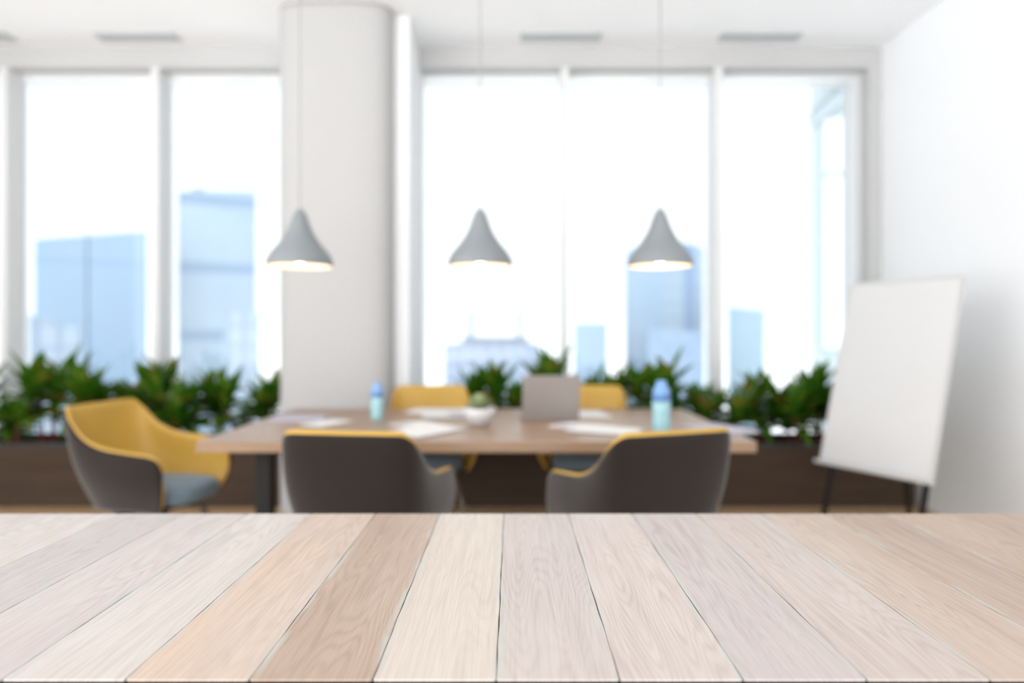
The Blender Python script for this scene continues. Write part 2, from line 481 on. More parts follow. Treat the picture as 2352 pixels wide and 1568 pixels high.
ch = make_chair()
G = 'yellow lined tub chairs round the meeting table'
R = math.radians
ch.location = (-0.54, 2.57, 0); ch.rotation_euler = (0, 0, R(-8)); ch['group'] = G
ch['label'] = 'brown backed tub chair seen from behind, at the left of the table front'
copy_thing(ch, (0.475, 2.57, 0), R(20), 'brown backed tub chair seen from behind, at the right of the table front', G)
copy_thing(ch, (-0.50, 4.05, 0), R(180+8), 'yellow tub chair across the table, just right of the left bottle', G)
copy_thing(ch, (0.45, 4.08, 0), R(180-10), 'yellow tub chair across the table, behind the open laptop', G)
copy_thing(ch, (-1.755, 3.22, 0), R(-99), 'yellow tub chair at the left end of the table, its grey seat in view', G)

# ------------------------------------------------------------------ planters
M_plbox = simple_wood('planter_dark_wood', srgb(52, 37, 25), srgb(64, 47, 31), (1.2, 8, 8), 0.8)
M_plrim = mat('planter_rim_dark_metal', srgb(38, 36, 34), 0.5)
M_soil = mat('potting_soil', srgb(60, 46, 38), 0.95, noise=(30, 0.5), bump=(60, 0.8))
PF = 4.56; PB = YW-0.02; PZ = H-(1018-VY)*PF/F
def planter(x0, x1, label):
    cxp = (x0+x1)/2; t = thing('planter', label, 'planter', (cxp, (PF+PB)/2, 0), group='long window planters')
    a, b = x0-cxp, x1-cxp; c = (PB-PF)/2
    bm = bmesh.new()
    box(bm, a, b, -c, -c+0.02, 0, PZ-0.03); box(bm, a, b, c-0.02, c, 0, PZ-0.03)
    box(bm, a, a+0.02, -c+0.02, c-0.02, 0, PZ-0.03); box(bm, b-0.02, b, -c+0.02, c-0.02, 0, PZ-0.03)
    box(bm, a+0.02, b-0.02, -c+0.02, c-0.02, 0.0, 0.02)
    obj('panel', bm, M_plbox, t)
    bm = bmesh.new()
    box(bm, a-0.004, b+0.004, -c-0.006, -c+0.024, PZ-0.03, PZ); box(bm, a-0.004, b+0.004, c-0.024, c+0.006, PZ-0.03, PZ)
    box(bm, a-0.004, a+0.024, -c+0.024, c-0.024, PZ-0.03, PZ); box(bm, b-0.024, b+0.004, -c+0.024, c-0.024, PZ-0.03, PZ)
    obj('rim', bm, M_plrim, t)
    bm = bmesh.new()
    n = 40; rng = random.Random(5)
    g = [[bm.verts.new((a+0.02+(b-a-0.04)*i/n, -c+0.02+(2*c-0.04)*j/8, PZ-0.07+rng.uniform(-.006, .006))) for j in range(9)] for i in range(n+1)]
    for i in range(n):
        for j in range(8): bm.faces.new((g[i][j], g[i+1][j], g[i+1][j+1], g[i][j+1]))
    obj('soil', bm, M_soil, t, smooth=True)
planter(XL+0.35, -1.60, 'long dark wooden planter under the left-hand windows, left of the column')
planter(-0.70, XR-0.05, 'long dark wooden planter under the right-hand windows, reaching the right wall')

# ------------------------------------------------------------------ plants
def leaf_mat():
    m = bpy.data.materials.new('leaf_green_red'); m.use_nodes = True
    n = m.node_tree.nodes; l = m.node_tree.links; b = n['Principled BSDF']
    t = n.new('ShaderNodeTexCoord'); nz = n.new('ShaderNodeTexNoise'); nz.inputs['Scale'].default_value = 9; nz.inputs['Detail'].default_value = 3
    cr = n.new('ShaderNodeValToRGB'); e = cr.color_ramp.elements
    e[0].position = 0.35; e[0].color = srgb(58, 98, 24); e[1].position = 0.72; e[1].color = srgb(140, 66, 34)
    k = e.new(0.5); k.color = srgb(60, 110, 22); k = e.new(0.6); k.color = srgb(112, 128, 40)
    l.new(t.outputs['Object'], nz.inputs['Vector']); l.new(nz.outputs['Fac'], cr.inputs[0]); l.new(cr.outputs[0], b.inputs['Base Color'])
    b.inputs['Roughness'].default_value = 0.22
    tl = n.new('ShaderNodeBsdfTranslucent'); ms = n.new('ShaderNodeMixShader'); ms.inputs[0].default_value = 0.3
    l.new(cr.outputs[0], tl.inputs['Color'])
    l.new(b.outputs[0], ms.inputs[1]); l.new(tl.outputs[0], ms.inputs[2])
    l.new(ms.outputs[0], n['Material Output'].inputs['Surface'])
    return m
M_leaf = leaf_mat()
M_stem = mat('plant_stem_red', srgb(140, 62, 54), 0.6)

def leaf(bm, base, az, el, L, wd, droop):
    d = Vector((math.cos(az)*math.cos(el), math.sin(az)*math.cos(el), math.sin(el)))
    side = Vector((-math.sin(az), math.cos(az), 0)); n = 7; rows = []
    up = side.cross(d).normalized()
    if up.z < 0: up = -up
    for i in range(n+1):
        s = i/n
        p = base + d*L*s - Vector((0, 0, 1))*droop*L*s*s
        w = wd*math.sin(math.pi*min(1, s**0.75))**0.9*0.5 if 0 < s < 1 else 0.0015
        lift = up*w*0.45
        rows.append([bm.verts.new(p-side*w+lift), bm.verts.new(p), bm.verts.new(p+side*w+lift)])
    for a, b in zip(rows, rows[1:]):
        for k in (0, 1): bm.faces.new((a[k], a[k+1], b[k+1], b[k]))

def plant(px, ytop, D, label, seed, dens=1.0):
    rng = random.Random(seed)
    top = P(px, ytop, D); base = Vector((top.x, D, PZ-0.075)); hgt = top.z-base.z
    t = thing('leafy_plant', label, 'plant', base, group='leafy plants in the window planters')
    bs = bmesh.new(); bl = bmesh.new()
    for s in range(4):
        a = rng.uniform(0, 6.28); sr = rng.uniform(0.02, 0.05)
        hh = hgt*(rng.uniform(0.50, 0.78) if s else 0.72)
        x0 = Vector((math.cos(a)*sr, math.sin(a)*sr, 0)); x1 = Vector((math.cos(a)*sr*2.2, math.sin(a)*sr*1.6, hh*0.6)); x2 = Vector((math.cos(a)*(sr+0.11), math.sin(a)*(sr+0.04), hh)) if s else Vector((0, 0, hh))
        tube(bs, [x0, x1, x2], [0.008, 0.007, 0.005], 7)
        nl = int(22*dens)
        for k in range(nl):
            f = 0.50+0.50*k/nl; f = min(f, 1)
            p = x0.lerp(x1, f/0.6) if f < 0.6 else x1.lerp(x2, (f-0.6)/0.4)
            az = k*2.4+rng.uniform(-.4, .4)
            el = -0.05+1.25*max(0, (f-0.45)/0.55)**1.3+rng.uniform(-.15, .15)
            L = hgt*rng.uniform(0.30, 0.50)
            if s == 0 and f > 0.9: L = hgt*0.29; el = 1.2
            if math.sin(az) > 0.5: el += 0.25; L = min(L, 0.15+0.1*rng.random())
            leaf(bl, p, az, min(el, 1.45), L, L*0.36, rng.uniform(0.1, 0.5)*(1-min(1, el)))
    # nothing reaches into the glass or the wall
    for v in bl.verts:
        if v.co.y+base.y > YG-0.06: v.co.y = YG-0.06-base.y-(v.co.z*0.01)
        if v.co.x+base.x > XR-0.02: v.co.x = XR-0.02-base.x
    obj('stem', bs, M_stem, t, smooth=True)
    obj('foliage', bl, M_leaf, t, smooth=True)
    return t
PL = [(-70, 850, 4.80, 'leafy plant at the far left, cut off by the picture edge'),
      (22, 905, 4.72, 'low leafy plant in the left planter, beside the left picture edge'),
      (112, 822, 4.85, 'tall leafy green plant behind the left end of the yellow chair back'),
      (205, 845, 4.72, 'leafy green plant directly behind the back of the left-end chair'),
      (272, 862, 4.88, 'red tinged plant in front of the right part of the blue ribbed tower'),
      (362, 818, 4.80, 'tall pale green plant in front of the mullion left of the column'),
      (432, 868, 4.68, 'leafy plant in the left planter below the left edge of the banded tower'),
      (505, 832, 4.86, 'dark green plant in front of the banded tower, second from the column'),
      (608, 868, 4.74, 'leafy plant in the left planter nearest the column'),
      (1110, 832, 4.85, 'leafy plant below the middle pendant lamp, left of the laptop'),
      (1170, 872, 4.72, 'low dark plant just left of the laptop lid'),
      (1236, 822, 4.85, 'green plant whose tips show over the laptop lid'),
      (1398, 845, 4.84, 'leafy plant right above the yellow chair behind the laptop'),
      (1498, 822, 4.72, 'tall leafy plant directly behind the right-hand bottle'),
      (1583, 872, 4.86, 'leafy plant between the right-hand bottle and the white mullion'),
      (1662, 880, 4.70, 'low leafy plant at the foot of the thick mullion, behind the table corner'),
      (1762, 842, 4.82, 'tall leafy plant in front of the small right-hand tower'),
      (1832, 868, 4.72, 'reddish leafy plant left of the last plant before the whiteboard'),
      (1888, 822, 4.86, 'tall leafy plant touching the left edge of the whiteboard'),
      (1990, 850, 4.80, 'leafy plant standing behind the whiteboard')]
for i, (px, yt, D, lab) in enumerate(PL): plant(px, yt, D, lab, 100+i*7)

# ------------------------------------------------------------------ things on the meeting table
M_paper = mat('paper_white', (0.70, 0.71, 0.72, 1), 0.7)
M_print = mat('paper_pale_violet', srgb(186, 184, 198), 0.7, noise=(25, 0.2))
M_navy = mat('navy_cover', srgb(58, 72, 100), 0.5)
def paper_quad(name, label, cat, pix, z0, th, m, group=None, inner=None):
    pts = [onz(a, b, ZT) for a, b in pix]
    c = sum(pts, Vector())/len(pts)
    bm = bmesh.new(); q = [(p.x-c.x, p.y-c.y) for p in pts]
    quad_prism(bm, q, 0, th)
    o = obj(name, bm, m, loc=(c.x, c.y, ZT+z0)); tag(o, label, cat, group)
    if inner:
        bm = bmesh.new(); quad_prism(bm, [(x*inner[0]+inner[2], y*inner[1]+inner[3]) for x, y in q], th, th+0.0006)
        obj('printed_block', bm, M_print, o)
    return o
GP = 'papers lying on the meeting table'
def sheet(cx, cy, w, d, rz, z0, th, label, m=None, pr=None, name='paper_sheet', cat='paper', group=GP):
    bm = bmesh.new(); box(bm, -w/2, w/2, -d/2, d/2, 0, th)
    o = obj(name, bm, m or M_paper, loc=(cx, cy, ZT+z0)); o.rotation_euler = (0, 0, R(rz)); tag(o, label, cat, group)
    if pr:
        bm = bmesh.new(); box(bm, pr[0], pr[1], pr[2], pr[3], th, th+0.0007); obj('printed_block', bm, M_print, o)
    return o
sheet(-0.47, 3.33, 0.21, 0.30, 38, 0.001, 0.002, 'white sheet nearest the left front chair, left of its fellow', pr=(-.09, -.02, 0.02, .12))
sheet(-0.42, 3.12, 0.24, 0.33, -35, 0.004, 0.003, 'white sheets jutting towards the left front chair back')
sheet(-0.45, 3.95, 0.34, 0.24, -6, 0.001, 0.004, 'white papers before the yellow chair beside the left bottle')
sheet(-0.36, 3.72, 0.30, 0.21, 12, 0.006, 0.003, 'white printed sheet overlapping the papers before the far left chair', pr=(.0, .13, -.08, .08))
sheet(0.36, 3.28, 0.21, 0.30, 52, 0.001, 0.003, 'white printed sheet to the right below the laptop', pr=(-.09, -.01, -.05, .12))
sheet(0.45, 3.14, 0.23, 0.32, 62, 0.005, 0.004, 'white sheets lying nearest the right front chair back')
sheet(0.44, 3.80, 0.21, 0.30, 8, 0.001, 0.004, 'small white paper pile just right of the laptop')
sheet(-1.17, 3.60, 0.28, 0.22, 8, 0.001, 0.008, 'grey violet magazine lying at the left end of the table', M_print, name='magazine', cat='magazine', group=None)
sheet(-0.97, 3.42, 0.15, 0.24, -28, 0.001, 0.003, 'white sheet beside the magazine at the left end of the table')
mz = sheet(1.00, 3.16, 0.24, 0.30, 25, 0.001, 0.012, 'pale notebook with navy edge at the right end of the table', M_print, name='notebook', cat='notebook', group=None)
bm = bmesh.new(); box(bm, 0.105, 0.124, -0.152, 0.152, -0.0005, 0.0135); obj('cover_edge', bm, M_navy, mz)['label'] = 'navy blue notebook spine'

# laptop: lid towards the camera
M_alu = mat('laptop_grey_aluminium', srgb(150, 144, 140), 0.4, metal=0.35)
M_keys = mat('laptop_keys', (0.05, 0.05, 0.055, 1), 0.5)
M_screen = mat('laptop_screen', (0.02, 0.02, 0.025, 1), 0.15)
lp = onz(1265, 966, ZT)
lt = thing('laptop', 'open grey laptop with its lid towards the camera, on the oak meeting table', 'laptop', (lp.x, lp.y+0.01, ZT), R(4))
bm = bmesh.new(); box(bm, -0.155, 0.155, 0.0, 0.215, 0.001, 0.016, 0.003); obj('base', bm, M_alu, lt)
bm = bmesh.new()
for r in range(5):
    for c in range(13): box(bm, -0.135+c*0.0208, -0.135+c*0.0208+0.017, 0.03+r*0.02, 0.046+r*0.02, 0.0162, 0.018)
obj('keyboard', bm, M_keys, lt)
bm = bmesh.new(); box(bm, -0.155, 0.155, -0.006, 0.0, 0.0, 0.235, 0.002)
bmesh.ops.rotate(bm, verts=bm.verts, cent=(0, 0, 0), matrix=Matrix.Rotation(R(10), 3, 'X'))
bmesh.ops.translate(bm, verts=bm.verts, vec=(0, -0.001, 0.014)); lid = obj('lid', bm, M_alu, lt)
bm = bmesh.new(); box(bm, -0.145, 0.145, 0.0005, 0.0012, 0.012, 0.225)
bmesh.ops.rotate(bm, verts=bm.verts, cent=(0, 0, 0), matrix=Matrix.Rotation(R(10), 3, 'X'))
bmesh.ops.translate(bm, verts=bm.verts, vec=(0, -0.001, 0.014)); obj('screen', bm, M_screen, lid)

# bottles
M_bot = mat('bottle_aqua_plastic', srgb(168, 214, 222), 0.25); M_bot.node_tree.nodes['Principled BSDF'].inputs['Transmission Weight'].default_value = 0.25
M_cap = mat('bottle_blue_top', srgb(118, 160, 212), 0.3)
M_capd = mat('bottle_blue_band', srgb(84, 118, 176), 0.35)
def bottle(px, py, hgt, rad, label):
    p = onz(px, py, ZT)
    t = thing('water_bottle', label, 'bottle', (p.x, p.y, ZT+0.0005), group='water bottles on the meeting table')
    bm = bmesh.new(); lathe(bm, [(0, 0), (rad*0.9, 0), (rad, 0.008), (rad, hgt*0.28), (rad*0.95, hgt*0.33), (rad, hgt*0.38), (rad, hgt*0.60), (0, hgt*0.60)], 32)
    obj('body', bm, M_bot, t, smooth=True)
    bm = bmesh.new(); lathe(bm, [(0, hgt*0.60), (rad*1.03, hgt*0.60), (rad*1.03, hgt*0.66), (rad, hgt*0.665), (0, hgt*0.665)], 32)
    obj('band', bm, M_capd, t)
    bm = bmesh.new(); lathe(bm, [(0, hgt*0.666), (rad*0.98, hgt*0.666), (rad*0.95, hgt*0.80), (rad*0.62, hgt*0.90), (rad*0.55, hgt*0.93), (rad*0.52, hgt*0.99), (0, hgt)], 32)
    obj('cap', bm, M_cap, t, smooth=True)
bottle(1519, 991, 0.245, 0.043, 'aqua bottle with blue top on the right half of the table')
bottle(866, 964, 0.205, 0.032, 'slim aqua bottle with blue top standing before the pale column')

# white bowl with succulent
M_bowl = mat('bowl_white_ceramic', (0.58, 0.585, 0.59, 1), 0.4)
M_succ = mat('succulent_pale_green', srgb(184, 198, 150), 0.5, noise=(20, 0.25))
p = onz(1101, 976, ZT)
t = thing('potted_succulent', 'pale green succulent in a white bowl, left of the laptop', 'potted plant', (p.x, p.y, ZT+0.0005))
bm = bmesh.new(); lathe(bm, [(0, 0), (0.035, 0), (0.05, 0.01), (0.075, 0.05), (0.086, 0.09), (0.083, 0.09), (0.07, 0.05), (0.045, 0.014), (0, 0.012)], 36)
obj('bowl', bm, M_bowl, t, smooth=True)
bm = bmesh.new(); lathe(bm, [(0, 0.079), (0.078, 0.076)], 24); obj('soil', bm, M_soil, t)
bm = bmesh.new(); rng = random.Random(3)
for k in range(44):
    el = 0.35+1.05*(k/44); az = k*2.4
    leaf(bm, Vector((0, 0, 0.078+0.015*(k/44))), az, el, 0.095-0.02*(k/44), 0.028, 0.05)
obj('rosette', bm, M_succ, t, smooth=True)

# ------------------------------------------------------------------ flip chart easel
M_board = mat('whiteboard_surface', (0.63, 0.63, 0.63, 1), 0.45)
M_bframe = mat('whiteboard_frame', (0.56, 0.56, 0.56, 1), 0.4)
k_ = 3.4/3.2
BR_ = P(2140, 1104, 3.40); BL_ = P(1884, 1056, 3.40*1.175)
u = (BR_-BL_); u.z = 0; wB = u.length; u.normalize()
nrm_h = Vector((u.y, -u.x, 0))
if nrm_h.y > 0: nrm_h = -nrm_h       # towards the camera, horizontally
if nrm_h.x > 0: nrm_h = Vector((-abs(u.y), -abs(u.x), 0))
lean = 0.292; hB = 1.085
upv = Vector((-nrm_h.x*lean, -nrm_h.y*lean, hB)); LB = upv.length; upv.normalize()
nn = u.cross(upv).normalized()
if nn.y > 0: nn = -nn
zb = (BR_.z+BL_.z)/2
orig = Vector((BL_.x, BL_.y, zb))
gx = orig - upv*(zb/upv.z)           # where the left leg meets the floor
et = thing('flip_chart_easel', 'blank white flip chart board on a black easel beside the right wall', 'easel', (gx.x, gx.y, 0))
def L3(a, b, c): return orig + u*a + upv*b + nn*c - Vector((gx.x, gx.y, 0))
def obox(bm, a0, a1, b0, b1, c0, c1, bev=0):
    fs = box(bm, a0, a1, b0, b1, c0, c1, bev)
def to_easel(bm):
    for v in bm.verts: v.co = L3(*v.co)
bm = bmesh.new(); box(bm, 0.012, wB-0.012, 0.012, LB-0.012, -0.018, 0.002); to_easel(bm); obj('board', bm, M_board, et)
bm = bmesh.new()
box(bm, 0, wB, 0, 0.012, -0.022, 0.006, .002); box(bm, 0, wB, LB-0.012, LB, -0.022, 0.006, .002)
box(bm, 0, 0.012, 0.012, LB-0.012, -0.022, 0.006); box(bm, wB-0.012, wB, 0.012, LB-0.012, -0.022, 0.006)
to_easel(bm); obj('board_frame', bm, M_bframe, et)
bm = bmesh.new(); box(bm, -0.01, wB+0.01, -0.022, -0.002, -0.02, 0.045, .004); to_easel(bm); obj('pen_tray', bm, M_bframe, et)
lb = -zb/upv.z
for a in (0.06, wB-0.045):
    bm = bmesh.new()
    p0, p1 = L3(a, 0.5, -0.040), L3(a+(0.0), lb, -0.04); s = (p1.z)/(p0.z-p1.z); p1 = p1+(p1-p0)*s
    p1.z = 0.0
    tube(bm, [p0, p1], 0.017, 12); obj('leg', bm, M_black, et, smooth=True)
bm = bmesh.new(); p0 = L3(wB*0.5, 0.62, -0.05); p1 = Vector((p0.x-nrm_h.x*0.16, p0.y-nrm_h.y*0.16, 0.0)); tube(bm, [p0, p1], 0.014, 12); obj('rear_leg', bm, M_black, et, smooth=True)
bm = bmesh.new(); box(bm, 0.05, wB-0.04, 0.48, 0.52, -0.058, -0.024); to_easel(bm); obj('crossbar', bm, M_black, et)

# ------------------------------------------------------------------ foreground counter of whitewashed boards
def board_mat():
    m = bpy.data.materials.new('whitewashed_boards'); m.use_nodes = True
    n = m.node_tree.nodes; l = m.node_tree.links; b = n['Principled BSDF']
    def N(t, **k):
        x = n.new(t)
        for a, v in k.items(): setattr(x, a, v)
        return x
    def val(op, a, b_=None, c=None):
        x = N('ShaderNodeMath', operation=op)
        for i, q in enumerate((a, b_, c)):
            if q is None: continue
            if isinstance(q, (int, float)): x.inputs[i].default_value = q
            else: l.new(q, x.inputs[i])
        return x.outputs[0]
    at = N('ShaderNodeAttribute', attribute_name='grain_vec'); ac = N('ShaderNodeAttribute', attribute_name='board_color'); ac2 = N('ShaderNodeAttribute', attribute_name='tint_color')
    sep = N('ShaderNodeSeparateXYZ'); l.new(at.outputs['Vector'], sep.inputs[0])   # x across (m), y along (m), z = board seed
    def noise(sx, sy, sz, sc, det, dist=0.0, rough=0.5):
        mp_ = N('ShaderNodeMapping'); mp_.inputs['Scale'].default_value = (sx, sy, sz); l.new(at.outputs['Vector'], mp_.inputs[0])
        x = N('ShaderNodeTexNoise'); x.inputs['Scale'].default_value = sc; x.inputs['Detail'].default_value = det
        x.inputs['Distortion'].default_value = dist; x.inputs['Roughness'].default_value = rough
        l.new(mp_.outputs[0], x.inputs['Vector']); return x.outputs['Fac']
    low = noise(9.0, 1.1, 13.7, 1.0, 1.5, 0.15)
    rings = val('SINE', val('MULTIPLY', low, 210.0))
    rings = val('MULTIPLY_ADD', rings, 0.5, 0.5)
    fib = noise(320, 9, 31.0, 1.0, 3.0)
    fib2 = noise(90, 3, 17.0, 1.0, 4.0)
    mask = noise(4, 2.2, 9.1, 1.0, 2.0)
    mk = N('ShaderNodeMapRange'); mk.inputs['From Min'].default_value = 0.38; mk.inputs['From Max'].default_value = 0.62; l.new(mask, mk.inputs['Value'])
    # combined grain darkness
    g1 = val('MULTIPLY', val('POWER', rings, 2.2), val('MULTIPLY_ADD', mk.outputs[0], 0.75, 0.25))
    g2 = N('ShaderNodeMapRange'); g2.inputs['From Min'].default_value = 0.40; g2.inputs['From Max'].default_value = 0.70; l.new(fib, g2.inputs['Value'])
    g3 = N('ShaderNodeMapRange'); g3.inputs['From Min'].default_value = 0.45; g3.inputs['From Max'].default_value = 0.75; l.new(fib2, g3.inputs['Value'])
    dark = val('ADD', val('MULTIPLY', g1, 0.14), val('ADD', val('MULTIPLY', g2.outputs[0], 0.15), val('MULTIPLY', g3.outputs[0], 0.14)))
    # base tint variation
    tn = noise(5, 1.3, 4.4, 1.0, 3.0)
    tr = N('ShaderNodeMapRange'); tr.inputs['From Min'].default_value = 0.35; tr.inputs['From Max'].default_value = 0.68; l.new(tn, tr.inputs['Value'])
    mx1 = N('ShaderNodeMix', data_type='RGBA'); l.new(tr.outputs[0], mx1.inputs['Factor']); l.new(ac.outputs['Color'], mx1.inputs['A']); l.new(ac2.outputs['Color'], mx1.inputs['B'])
    mx2 = N('ShaderNodeMix', data_type='RGBA', blend_type='MULTIPLY'); l.new(dark, mx2.inputs['Factor']); l.new(mx1.outputs['Result'], mx2.inputs['A']); mx2.inputs['B'].default_value = (0.34, 0.27, 0.24, 1)
    # worn grey paint along the long edges
    ax = val('ABSOLUTE', sep.outputs['X'])
    ed = N('ShaderNodeMapRange'); ed.inputs['From Min'].default_value = 0.0685; ed.inputs['From Max'].default_value = 0.0785; l.new(ax, ed.inputs['Value'])
    wn_ = noise(60, 7, 3.3, 1.0, 4.0); wm = N('ShaderNodeMapRange'); wm.inputs['From Min'].default_value = 0.46; wm.inputs['From Max'].default_value = 0.60; l.new(wn_, wm.inputs['Value'])
    wear = val('MULTIPLY', val('MULTIPLY', ed.outputs[0], wm.outputs[0]), 0.9)
    mx3 = N('ShaderNodeMix', data_type='RGBA'); l.new(wear, mx3.inputs['Factor']); l.new(mx2.outputs['Result'], mx3.inputs['A']); mx3.inputs['B'].default_value = srgb(176, 178, 174)
    l.new(mx3.outputs['Result'], b.inputs['Base Color'])
    rr = val('MULTIPLY_ADD', dark, 0.5, 0.42); l.new(rr, b.inputs['Roughness'])
    b.inputs['Specular IOR Level'].default_value = 0.45
    bp = N('ShaderNodeBump'); bp.inputs['Strength'].default_value = 0.35; bp.inputs['Distance'].default_value = 0.0006; bp.invert = True
    l.new(dark, bp.inputs['Height']); l.new(bp.outputs['Normal'], b.inputs['Normal'])
    return m
M_boards = board_mat()
ZF = 0.75; FN = (H-ZF)*F/(1560-VY); FFAR = (H-ZF)*F/(1179-VY)
SP = 284.3*FN/F; X0 = (1140-VX)*FN/F
# index 0 = the board just right of the middle seam
A_ = {-9: ((224,216,212),(226,219,214)), -8: ((226,219,214),(222,214,210)), -7: ((224,216,212),(228,222,216)), -6: ((216,208,205),(206,204,203)),
      -5: ((224,216,212),(214,206,204)), -4: ((228,222,216),(222,216,214)), -3: ((220,208,200),(228,205,184)), -2: ((208,188,172),(192,170,152)),
      -1: ((226,215,204),(232,224,214)), 0: ((224,214,208),(214,206,202)), 1: ((230,221,215),(224,214,208)), 2: ((212,204,202),(220,211,206)),
      3: ((222,212,206),(212,200,190)), 4: ((218,203,190),(208,188,172)), 5: ((210,192,176),(198,178,164)), 6: ((202,182,166),(212,192,172)),
      7: ((206,184,166),(196,176,160)), 8: ((208,190,172),(214,196,176)), 9: ((210,192,174),(206,186,168))}
bm = bmesh.new()
lay_c = bm.verts.layers.float_color.new('board_color'); lay_t = bm.verts.layers.float_color.new('tint_color'); lay_g = bm.verts.layers.float_vector.new('grain_vec')
rng = random.Random(11)
cyF = (FN+FFAR)/2
for k in range(-10, 11):
    kk = max(-9, min(9, k)); c1, c2 = A_[kk]
    tmp = bmesh.new()
    gap = 0.0006
    x0 = X0+k*SP+gap; x1 = X0+(k+1)*SP-gap
    # board in plan with small rounded corners and slightly wavy long edges
    pts = []; rc = 0.0035; n = 34
    ph = rng.uniform(0, 6)
    wv = lambda y, s: 0.0004*math.sin(y*23+ph+s)+0.00035*math.sin(y*61+ph*2+s*3)+rng.uniform(-.00012, .00012)
    right = [(x1+wv(y, 1), y) for y in [FN+rc+(FFAR-FN-2*rc)*i/n for i in range(n+1)]]
    left = [(x0-wv(y, 2), y) for y in [FFAR-rc-(FFAR-FN-2*rc)*i/n for i in range(n+1)]]
    pts = [(x1-rc, FN), (x1-rc*0.35, FN+rc*0.3)] + right + [(x1-rc*0.35, FFAR-rc*0.3), (x1-rc, FFAR), (x0+rc, FFAR), (x0+rc*0.35, FFAR-rc*0.3)] + left + [(x0+rc*0.35, FN+rc*0.3), (x0+rc, FN)]
    z1, z0 = ZF, ZF-0.028; ch_ = 0.0009; xm = (x0+x1)/2; ym = cyF
    def ring(z, inset):
        out = []
        for (x, y) in pts:
            ix = x-inset if x > xm else x+inset
            iy = y-inset if y > FFAR-rc*1.01 else (y+inset if y < FN+rc*1.01 else y)
            out.append((ix, iy, z))
        return out
    seed = rng.uniform(0, 40)
    rgs = []
    for z, ins in ((z0, 0), (z1-ch_, 0), (z1-ch_*0.3, ch_*0.35), (z1, ch_)):
        r = []
        for q in ring(z, ins):
            v = bm.verts.new((q[0], q[1]-cyF, q[2])); v[lay_c] = [q*w for q, w in zip(srgb(*c1)[:3], (0.70, 0.685, 0.68))]+[1]; v[lay_t] = [q*w for q, w in zip(srgb(*c2)[:3], (0.70, 0.685, 0.68))]+[1]; v[lay_g] = (q[0]-xm, q[1]+seed*3.0, seed); r.append(v)
        rgs.append(r)
    m = len(pts)
    for a, b in zip(rgs, rgs[1:]):
        for i in range(m): bm.faces.new((a[i], a[(i+1) % m], b[(i+1) % m], b[i]))
    bm.faces.new(rgs[0][::-1]); bm.faces.new(rgs[-1])
    tmp.free()
ft = thing('wooden_counter', 'whitewashed plank counter across the foreground, its boards running towards the room', 'table', (0, cyF, 0))
obj('tabletop', bm, M_boards, ft)
xa, xb = X0-10*SP, X0+11*SP
M_rail_dark = mat('counter_steel_and_dark_edge', (0.006, 0.006, 0.006, 1), 0.8, spec=0.1)
M_seam = simple_wood('counter_subframe_wood', srgb(90, 66, 46), srgb(110, 82, 58))
bm = bmesh.new(); hy = (FFAR-FN)/2
box(bm, xa, xb, -hy-0.006, -hy+0.0, ZF-0.075, ZF-0.0028)  # added near-black strip standing in for the dark void at the front edge
box(bm, xa, xb, hy-0.03, hy-0.002, ZF-0.075, ZF-0.029); 
box(bm, xa, xa+0.03, -hy+0.0, hy-0.03, ZF-0.075, ZF-0.029); box(bm, xb-0.03, xb, -hy+0.0, hy-0.03, ZF-0.075, ZF-0.029)
obj('rails_and_dark_edge', bm, M_rail_dark, ft)
bm = bmesh.new(); box(bm, xa+0.03, xb-0.03, -hy+0.001, hy-0.03, ZF-0.036, ZF-0.0285); obj('underlay', bm, M_seam, ft)
for sx in (xa+0.04, xb-0.04):
    for sy in (-hy+0.04, hy-0.06):
        bm = bmesh.new(); box(bm, sx-0.03, sx+0.03, sy-0.03, sy+0.03, 0, ZF-0.075, 0.003); obj('leg', bm, M_rail_dark, ft)

